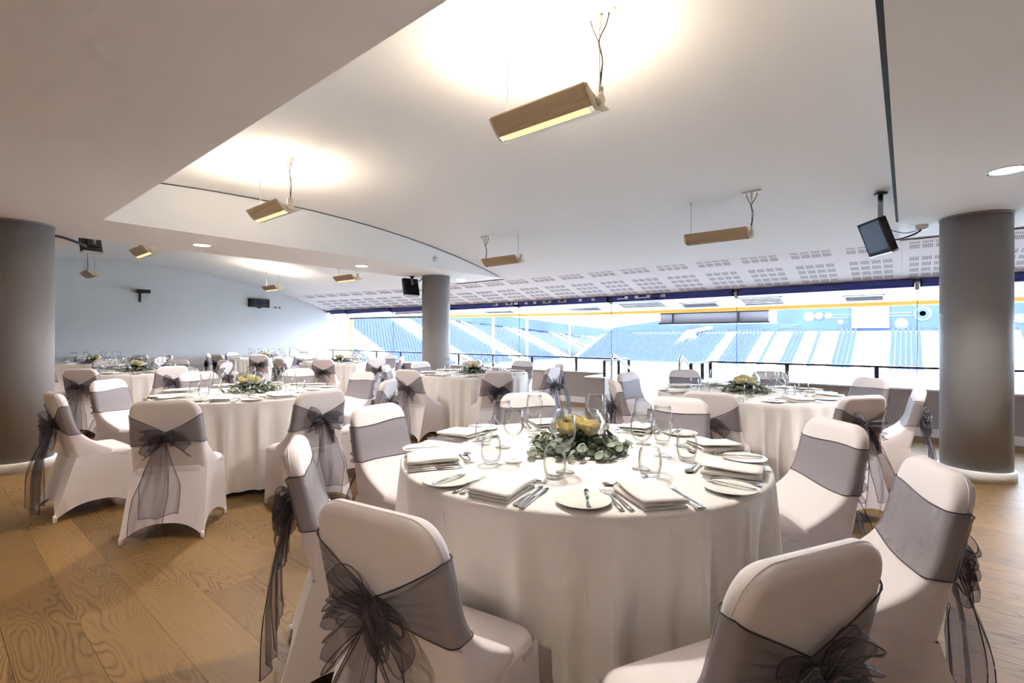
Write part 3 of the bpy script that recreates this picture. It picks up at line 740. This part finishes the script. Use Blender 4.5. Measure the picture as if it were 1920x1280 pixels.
def sash_meshes(seed):
    rr = random.Random(seed); out = {}
    N0 = len(rrect(.2, 0, .06)); zk = .655+rr.uniform(-.015,.015)
    def rowz(k, v, n):
        hw = .2; x, y = rrect(.2, 0, .06)[k % N0]
        w = max(0, 1-abs(x)/.2) if y < .012 else 0
        zt = .80-(.80-zk-.035)*w**.9+.006*math.sin(x*14+seed); zb = .605+(zk-.03-.605)*w**.9+.008*math.sin(x*11+seed*2)
        return zb+(zt-zb)*v, w
    nv = 18; rings = []; ed = {0: [], nv: []}
    for j in range(nv+1):
        ring = []
        for k in range(N0):
            z, w = rowz(k, j/nv, N0); hw, y0, y1 = sec(z)
            off = .004; x, y = rrect(hw+off, y0-off, y1+off)[k]
            if y < (y0+y1)/2: y -= .007*w*(1+math.sin(j*1.9+seed))+.004*w
            ring.append((x, y, z))
        rings.append(ring)
        if j in ed: ed[j] = ring+[ring[0]]
    out['band'] = MB().loft(rings, False, False).mesh('sash', 'organza_band')
    hem = MB(); hem.tube(ed[0], .0020, 4); hem.tube(ed[nv], .0020, 4)
    ky = sec(zk)[1]-.022
    kn = MB().lathe([(.001,-.026),(.016,-.020),(.024,-.004),(.022,.010),(.014,.022),(.001,.027)], 14)
    kn.v = [(x*1.15, y*.8+ky, z+zk) for x, y, z in kn.v]
    out['knot'] = kn.mesh('knot', 'organza')
    loops = []
    for li, (sgn, big) in enumerate(((-1, 1), (1, 1), (-1, .62), (1, .55))):
        ln = rr.uniform(.125, .165)*big; dr = rr.uniform(.02, .09); wd = rr.uniform(.055, .085)*big; fz = rr.uniform(0, 6); npl = rr.choice((3, 4, 5))
        up = rr.uniform(-.02, .05) if li < 2 else rr.uniform(-.08, .10)
        dp = rr.uniform(.035, .06)
        def fn(u, v):
            ph = 2*PI*u; e = (1-math.cos(ph))/2; g = math.sin(PI*u)**.8
            x = sgn*ln*e*(.88+.12*math.sin(npl*PI*v+fz))
            hwid = .009+wd*g
            pl = math.sin(2*PI*npl*v+fz+2.5*u)
            z = zk+up*e-dr*e*e+(v-.5)*2*hwid+.010*math.sin(6*v+fz+3*u)*g
            y = ky-.014-dp*math.sin(ph)*.5*g-.020*e-(.016 if li > 1 else 0)+.013*pl*(.25+.75*g)*(1 if u < .5 else .7)
            return (x, min(y, ky+.012), z)
        m_ = MB().grid(fn, 24, 22)
        loops.append(m_.mesh('bow_loop', 'organza'))
        for v in (0, 1): hem.tube([fn(i/40, v) for i in range(41)], .0014, 4)
    out['loops'] = loops; tails = []
    for sgn in (-1, 1):
        ze = rr.uniform(.07, .20); sx = rr.uniform(.01, .065); w1 = rr.uniform(.085, .125); f1 = rr.uniform(0, 6); bk = rr.uniform(.04, .15)
        def fn(u, v):
            p = u; z = zk-.01+(ze-zk)*p
            hwid = .010+w1*min(1, p*1.7)**.8
            x = sgn*sx*p**.7*1.2+(v-.5)*2*hwid+.010*math.sin(6*p+f1)
            y = ky-.006-bk*math.sin(min(1, p*1.3)*PI*.5)+.020*math.sin(3.4*PI*v+f1+2*p)*min(1, p*2)-(.012 if sgn > 0 else 0)+.006*math.sin(20*v+f1)*(1-p)
            if z < .43: y = min(y, -.053-(.010 if sgn > 0 else 0)+.004*math.sin(9*v+f1))
            return (x, y, z+.012*math.sin(v*4+f1)*p)
        tails.append(MB().grid(fn, 20, 20).mesh('tail', 'organza'))
        for v in (0, 1): hem.tube([fn(i/30, v) for i in range(31)], .0018, 4)
        hem.tube([fn(1, i/9) for i in range(10)], .0018, 4)
    out['tails'] = tails; out['hem'] = hem.mesh('hem', 'hem')
    return out
CM = chair_meshes(); SM = [sash_meshes(s) for s in (3, 11, 22, 37, 41)]
def chair(x, y, rz, label, var, group):
    t = tag(empty('banquet_chair', (x, y, 0), rz), label, 'chair', group)
    for n in ('backrest', 'seat', 'skirt'): o = link(n, CM[n], t); n == 'backrest' and link('seam', CM['seam'], o)
    for fx, fy in FEET: link('foot', CM['foot'], t, (fx, fy, 0))
    S = SM[var % len(SM)]
    s = link('sash', S['band'], t); s['label'] = 'sheer grey organza sash'
    link('knot', S['knot'], s)
    for m_ in S['loops']: link('bow_loop', m_, s)
    for m_ in S['tails']: link('tail', m_, s)
    link('hem', S['hem'], s)
    return t

# ------------------------------------------------------------------ tables and cloths
TR, TZ = .795, .765
def cloth_mesh(seed):
    rr = random.Random(seed); ph = [rr.uniform(0, 6.3) for _ in range(6)]
    n = 384
    def fold(a):
        s1 = math.sin(11*a+ph[0]+1.3*math.sin(2*a+ph[1])); s2 = math.sin(31*a+ph[2]+1.6*math.sin(3*a+ph[3]))
        s_ = (1-2*math.sqrt(abs(s1)*.5+.5*s1*s1))*.62+s2*.42
        return s_
    prof = [(.0005,0),(.3,0),(.6,0),(.76,0),(.785,-.0005),(.797,-.004),(.803,-.012)]
    rings = [[(r_*math.cos(2*PI*k/n), r_*math.sin(2*PI*k/n), TZ+.005+dz) for k in range(n)] for r_, dz in prof]
    for j in range(1, 19):
        v = j/18; z = TZ-.008-(TZ-.028)*v
        ring = []
        for k in range(n):
            a = 2*PI*k/n; f = fold(a); amp = .072*min(1, v*2.6)**.8
            r_ = .803+.002*v+amp*(f*.62-.12)+.008*v*math.sin(5*a+ph[4])
            aa = a+.02*v*math.cos(11*a+ph[0])
            ring.append((r_*math.cos(aa), r_*math.sin(aa), z+.010*v*math.sin(3*a+ph[5])+.008*v))
        rings.append(ring)
    return MB().loft(rings, False, False).mesh('tablecloth', 'cloth')
CL = [cloth_mesh(s) for s in (1, 5, 9)]
top_me = MB().lathe([(.001, TZ-.025), (TR, TZ-.025), (TR, TZ), (.001, TZ)], 64).mesh('tabletop', 'table_wood')
leg_me = MB().tube([(0,0,0),(0,0,TZ-.025)], .016, 8).mesh('leg', 'rail_dark')
def wreath_leaf():
    mb = MB(); n = 10
    def ring(k_, z_): return [(math.cos(2*PI*k/n)*.022*k_*(1.12 if k == 0 else 1), math.sin(2*PI*k/n)*.0205*k_, z_+.003*k_*math.cos(2*PI*k/n)**2) for k in range(n)]
    return mb.loft([ring(.95, -.0012), ring(1, 0), ring(.55, -.0035)])
LEAF = wreath_leaf()
def leaf_xf(rr):
    a = rr.uniform(0, 2*PI); rad = .165+.052*rr.gauss(0, 1)*.8
    z = max(.012, .03+.025*rr.gauss(0, 1)-max(0, abs(rad-.165)-.03)*.3)
    rad = max(.122, rad)
    return Matrix.Translation((rad*math.cos(a), rad*math.sin(a)*.92, z)) @ Matrix.Rotation(rr.uniform(0, 6.3), 4, 'Z') @ Matrix.Rotation(rr.uniform(-1.0, 1.0), 4, 'X') @ Matrix.Rotation(rr.uniform(-.9, .9), 4, 'Y') @ Matrix.Scale(rr.uniform(.75, 1.15), 4)
leaf_me = LEAF.mesh('leaf', 'leaf')
def far_leaves(seed, n=150):
    rr = random.Random(seed); mb = MB()
    for _ in range(n): mb.addm(LEAF, leaf_xf(rr))
    return mb.mesh('leaves', 'leaf')
far_leaf_me = far_leaves(4)
ring_me = MB().tube([(.165*math.cos(a), .15*math.sin(a), .014+.004*math.sin(5*a)) for a in [2*PI*k/40 for k in range(41)]], .005, 6).mesh('twig_ring', 'stem')
bowl_me = MB().lathe([(.001,.002),(.055,.002),(.085,.022),(.110,.062),(.118,.095),(.112,.130),(.096,.158),(.084,.170),(.085,.174),(.080,.173),(.092,.155),(.108,.128),(.114,.095),(.106,.064),(.082,.026),(.054,.007),(.001,.006)], 36)
bowl_me.v = [(x*1.1, y*1.1, z*1.1) for x, y, z in bowl_me.v]
bowl_me = bowl_me.mesh('glass_bowl', 'drink_glass')
def rose_mesh():
    mb = MB()
    for layer, (rad, n_, top) in enumerate(((.010,3,10),(.018,4,24),(.026,5,40),(.033,5,58),(.039,6,78))):
        for k in range(n_):
            a0 = 2*PI*k/n_+layer*.7
            def fn(u, v):
                a = a0+(u-.5)*2*PI/n_*1.45
                tp = math.radians(top+14*abs(2*u-1)**2); th = math.radians(165)+(tp-math.radians(165))*v
                r_ = rad*(1+.16*max(0, v-.7)/.3*(.8+layer*.5))+.002*math.sin(PI*u)
                return (r_*math.sin(th)*math.cos(a), r_*math.sin(th)*math.sin(a), r_*math.cos(th)*1.05)
            mb.grid(fn, 6, 8)
    return mb.mesh('rose', 'rose')
rose_me = rose_mesh()
def foliage_mesh():
    rr = random.Random(8); mb = MB()
    for _ in range(90):
        a = rr.uniform(0, 6.3); rad = .085*math.sqrt(rr.random()); z = .012+rr.random()*.075
        lim = .045+.055*min(1, z/.06); rad = min(rad, lim)
        mb.addm(LEAF, Matrix.Translation((rad*math.cos(a), rad*math.sin(a), z)) @ Matrix.Rotation(rr.uniform(0, 6.3), 4, 'Z') @ Matrix.Rotation(rr.uniform(-1.4, 1.4), 4, 'X') @ Matrix.Scale(.95, 4))
    return mb.mesh('foliage', 'leaf_dark')
fol_me = foliage_mesh()
# glasses
def prof_wine():
    return [(.034,.001),(.034,.003),(.020,.006),(.007,.012),(.0042,.03),(.0040,.085),(.006,.094),(.022,.106),(.036,.125),(.0405,.146),(.0385,.175),(.0335,.205),(.0325,.206),(.0372,.175),(.039,.146),(.0345,.127),(.020,.109),(.001,.102)]
pw = [(r_*1.10, z_*1.10) for r_, z_ in prof_wine()]
wine_bowl = MB().lathe(pw[6:], 26).mesh('bowl', 'drink_glass')
wine_stem = MB().lathe(pw[3:7], 12).mesh('stem', 'drink_glass')
wine_foot = MB().lathe([(.001,.001)]+pw[:4], 24).mesh('foot', 'drink_glass')
wine_far = MB().lathe([(.001,.001)]+pw, 16).mesh('wine_glass', 'drink_glass')
tum_me = MB().lathe([(r_*1.13, z_*1.16) for r_, z_ in [(.001,.001),(.026,.001),(.030,.006),(.037,.035),(.0385,.055),(.035,.085),(.031,.098),(.0302,.098),(.0338,.084),(.037,.055),(.0355,.036),(.029,.014),(.001,.012)]], 26).mesh('tumbler', 'drink_glass')
plate_me = MB().lathe([(.001,.004),(.045,.004),(.055,.005),(.082,.013),(.083,.0145),(.080,.0142),(.054,.008),(.001,.0065)], 40)
pl_low = MB().lathe([(.0,.0),(.046,.0),(.048,.005)], 30); plate_me.addm(pl_low); plate_me.v = [(x*1.08, y*1.08, z) for x, y, z in plate_me.v]; plate_me = plate_me.mesh('side_plate', 'porcelain')
def napkin_mesh():
    th = .0045; ctr = []
    ctr += [(y, .003) for y in (-.075, -.04, 0, .04, .068)]
    ctr += [(.068+.0065*math.sin(a), .0095-.0065*math.cos(a)) for a in (PI*.25, PI*.5, PI*.75)]
    ctr += [(y, .016+.001*math.sin(y*40)) for y in (.068, .04, 0, -.04, -.070)]
    ctr += [(-.070-.0065*math.sin(a), .0225-.0065*math.cos(a)) for a in (PI*.25, PI*.5, PI*.75)]
    ctr += [(y, .029+.0015*math.sin(y*30)) for y in (-.070, -.03, 0, .04, .073)]
    up = []; lo = []
    for i, (y, z) in enumerate(ctr):
        a = ctr[max(0, i-1)]; b = ctr[min(len(ctr)-1, i+1)]; dy, dz = b[0]-a[0], b[1]-a[1]; l = math.hypot(dy, dz) or 1
        up.append((y-dz/l*th/2, z+dy/l*th/2)); lo.append((y+dz/l*th/2, z-dy/l*th/2))
    ring = lo+up[::-1]; rings = []
    for k in range(9):
        x = -.105+.21*k/8
        rings.append([(x+.003*math.sin(z*200), y+.004*math.sin(x*22+z*60), max(.0003, z*(1+.10*math.sin(x*17)))) for y, z in ring])
    return MB().loft(rings).mesh('napkin', 'napkin')
nap_me = napkin_mesh()
def strip(mb, pts): # pts: (y, halfwidth, z, thick)
    rings = [[(-w, y, z), (w, y, z), (w, y, z+t_), (-w, y, z+t_)] for y, w, z, t_ in pts]
    return mb.loft(rings)
def fork_mesh(sc_=1):
    mb = MB(); strip(mb, [(-.10,.0085,.001,.0025),(-.06,.007,.003,.0025),(0,.0038,.007,.003),(.03,.0034,.008,.003),(.042,.010,.006,.002),(.058,.0125,.003,.0018)])
    for k in range(4):
        x = -.0105+k*.007; m_ = MB(); strip(m_, [(.056,.0019,.003,.0016),(.080,.0016,.003,.0014),(.100,.0010,.006,.0012)]); m_.v = [(a+x, b, c) for a, b, c in m_.v]; mb.addm(m_)
    mb.xf(Matrix.Scale(sc_, 4)); return mb
def knife_mesh(sc_=1):
    mb = MB(); strip(mb, [(-.11,.0085,.001,.005),(-.105,.009,.0005,.006),(0,.0065,.001,.005),(.006,.0055,.001,.004)])
    strip(mb, [(.006,.0055,.002,.0015),(.02,.0095,.002,.0012),(.08,.0105,.002,.001),(.105,.007,.002,.001),(.112,.002,.002,.0008)])
    mb.xf(Matrix.Scale(sc_, 4)); return mb
def spoon_mesh(sc_=1):
    mb = MB(); strip(mb, [(-.10,.008,.001,.0025),(-.06,.0065,.003,.0025),(0,.0038,.007,.003),(.035,.0035,.008,.0025),(.044,.006,.006,.002)])
    def fn(u, v):
        a = 2*PI*u; y = .070+.030*v*math.cos(a); x = .0195*v*math.sin(a); return (x, y, .0015+.007*v*v)
    mb.grid(fn, 18, 5); mb.grid(lambda u, v: (fn(1-u, v)[0], fn(1-u, v)[1], fn(1-u, v)[2]-.0008), 18, 5)
    mb.xf(Matrix.Scale(sc_, 4)); return mb
fork_me = fork_mesh().mesh('fork', 'cutlery'); fork2_me = fork_mesh(.9).mesh('fork', 'cutlery'); knife_me = knife_mesh().mesh('knife', 'cutlery'); bk_me = knife_mesh(.8).mesh('knife', 'cutlery'); spoon_me = spoon_mesh(.9).mesh('spoon', 'cutlery')

TABLES = [ # x, y, angle of first seat (deg), name, near/far level
    (-1.18, 1.93, -83, 'nearest table', 2),
    (-4.93, 2.03, -40, 'left foreground table', 2),
    (-1.20, 5.02, -86, 'right-hand window table', 2),
    (-4.95, 5.17, -42, 'table right of the middle column', 2),
    (-9.30, 2.15, -40, 'second table beyond the left column', 1),
    (-9.30, 5.65, -45, 'table left of the middle column', 1),
    (-12.95, 5.70, -30, 'far table by the end wall corner', 0),
    (-12.95, 2.30, -48, 'far table seen beside the left column', 0)]
DIRS = ['front', 'front-right', 'right', 'back-right', 'back', 'back-left', 'left', 'front-left']
SEAT_FIX = { # table index -> measured chair positions (x, y)
    0: [(-.983,.684),(-.134,1.082),(.08,2.06),(-.26,2.82),(-1.19,3.24),(-2.14,2.80),(-2.46,1.73),(-1.86,.93)],
    1: [(-3.70,1.00),(-3.47,1.95),(-3.86,2.87),(-4.97,3.31),(-6.08,3.10),(-6.42,2.07),(-5.93,1.14),(-4.85,.62)],
    2: [(-1.15,3.80),(-.24,4.18),(.08,5.09),(-.27,6.0),(-1.26,6.40),(-2.16,6.05),(-2.50,5.16),(-2.12,4.15)],
    3: [(-3.80,4.40),(-4.87,3.92),(-5.90,4.35),(-6.25,5.25),(-5.98,6.22),(-5.10,6.55),(-4.12,6.22),(-3.68,5.40)]}
SEAT_ROT = {(0, 1): 11, (0, 2): 13, (0, 0): 0}      # chairs of the nearest table turned away from its centre, degrees
rr = random.Random(99); cvar = 0
for ti, (tx, ty, a0, tname, lvl) in enumerate(TABLES):
    t = tag(empty('round_table', (tx, ty, 0)), 'round banquet table under the white cloth, %s' % tname, 'table', 'round banquet tables')
    link('tabletop', top_me, t)
    for k in range(4): link('leg', leg_me, t, (.5*math.cos(PI/4+k*PI/2), .5*math.sin(PI/4+k*PI/2), 0))
    cl = link('tablecloth', CL[ti % 3], None, (tx, ty, 0), (0, 0, ti*1.3)); tag(cl, 'floor-length white cloth draped over the %s' % tname, 'tablecloth', 'white round tablecloths')
    # seats
    seats_ = []
    if ti in SEAT_FIX: seats_ = [(x, y) for x, y in SEAT_FIX[ti]]
    else:
        for k in range(8):
            a = math.radians(a0+45*k); seats_.append((tx+1.29*math.cos(a), ty+1.29*math.sin(a)))
    view = math.atan2(-ty, -tx)
    info = []
    for si, (x, y) in enumerate(seats_):
        dd = math.hypot(x-tx, y-ty)
        if ti and dd < 1.29: x = tx+(x-tx)*1.29/dd; y = ty+(y-ty)*1.29/dd
        a = math.atan2(y-ty, x-tx); rel = (a-view) % (2*PI)      # counter-clockwise from the side facing the camera = towards the right
        info.append((rel, a, x, y, SEAT_ROT.get((ti, si), rr.uniform(-5, 5))))
    info.sort()
    # rotate so that the seat nearest the view direction is called front
    fi = min(range(8), key=lambda i: min(info[i][0], 2*PI-info[i][0])); info = info[fi:]+info[:fi]
    ZT = TZ+.0055
    for d, (rel, a, x, y, drot) in zip(DIRS, info):
        rz = a+PI/2+math.radians(drot) # facing +y local -> towards table
        chair(x, y, rz, 'white-covered chair with grey sash at the %s seat, %s' % (d, tname), cvar, 'sashed chairs of the %s' % tname); cvar += rr.choice((1, 2, 3))
        # place setting; local +y towards the centre, +x the diner's right
        px, py = tx+TR*math.cos(a), ty+TR*math.sin(a); rs = a+PI/2+math.radians(rr.uniform(-3, 3)); cs, sn = math.cos(rs), math.sin(rs)
        def put(name, me, lx, ly, rot, label, cat, grp, z=0.0, parts=None):
            X = px+lx*cs-ly*sn; Y = py+lx*sn+ly*cs
            if parts:
                o = empty(name, (X, Y, ZT+z), rs+rot)
                for pn, pm in parts: link(pn, pm, o)
            else: o = link(name, me, None, (X, Y, ZT+z), (0, 0, rs+rot))
            tag(o, '%s at the %s place, %s' % (label, d, tname), cat, '%s of the %s' % (grp, tname)); return o
        j = lambda s=.006: rr.uniform(-s, s)
        put('napkin', nap_me, j(), .130+j(), PI/2+rr.uniform(-.12, .12), 'folded white napkin', 'napkin', 'napkins')
        put('side_plate', plate_me, -.225+j(), .115+j(), rr.uniform(0, 6), 'small white side plate', 'plate', 'side plates')
        if lvl == 2: gp = [('bowl', wine_bowl), ('stem', wine_stem), ('foot', wine_foot)]
        else: gp = None
        put('wine_glass', wine_far, .120+j(.012), .450+j(.015), 0, 'clear stemmed wine glass', 'wine glass', 'wine glasses', parts=gp)
        put('tumbler', tum_me, .115+j(.012), .345+j(.015), 0, 'clear stemless tumbler', 'tumbler', 'tumblers')
        if lvl >= 1:
            put('knife', bk_me, -.205+j(), .122+j(), rr.uniform(-.3, .1), 'butter knife on the side plate', 'knife', 'butter knives', .0145)
            put('fork', fork_me, -.127+j(.004), .125+j(), rr.uniform(-.05, .05), 'inner dinner fork', 'fork', 'forks')
            put('fork', fork_me, -.100+j(.003), .125+j(), rr.uniform(-.05, .05), 'starter fork nearest the napkin', 'fork', 'forks')
            put('knife', knife_me, .105+j(.003), .120+j(), rr.uniform(-.05, .05), 'knife nearest the napkin', 'knife', 'knives')
            put('knife', knife_me, .133+j(.003), .118+j(), rr.uniform(-.05, .05), 'outer dinner knife', 'knife', 'knives')
            put('spoon', spoon_me, -.01+j(), .285+j(), PI/2+rr.uniform(-.12, .12), 'dessert spoon above the napkin', 'spoon', 'dessert spoons')
            put('fork', fork2_me, .01+j(), .262+j(.003), -PI/2+rr.uniform(-.1, .1), 'dessert fork above the napkin', 'fork', 'dessert forks')
    # centrepiece
    w = tag(empty('eucalyptus_wreath', (tx, ty, ZT), ti*.8), 'grey-green eucalyptus wreath round the glass bowl, %s' % tname, 'wreath', 'eucalyptus wreaths')
    link('twig_ring', ring_me, w)
    if ti == 0:
        r3 = random.Random(5)
        for k in range(230):
            o = link('leaf', leaf_me, w); o.matrix_local = leaf_xf(r3)
    else:
        tag(link('leaves', far_leaf_me, w), kind='stuff')
    tag(link('glass_bowl', bowl_me, None, (tx, ty, ZT)), 'round clear glass bowl of cream roses, %s' % tname, 'vase', 'round glass vases')
    tag(link('bowl_foliage', fol_me, None, (tx, ty, ZT+.004), (0, 0, ti)), 'dark green leaves packed in the glass bowl, %s' % tname, 'foliage', kind='stuff')
    for k, nm in enumerate(('left', 'middle', 'right')):
        aa = YAW+ (k-1)*.0; ox = (k-1)*.052
        X = tx+ox*cY+(.02 if k == 1 else -.01)*-sY; Y = ty+ox*sY+(.02 if k == 1 else -.01)*cY
        o = link('rose', rose_me, None, (X, Y, ZT+.118+.014*(k == 1)), (rr.uniform(-.3, .3), rr.uniform(-.3, .3), k*2+ti)); o.scale = (1.08,)*3
        tag(o, '%s cream rose in the glass bowl, %s' % (nm, tname), 'rose', 'cream roses of the %s' % tname)
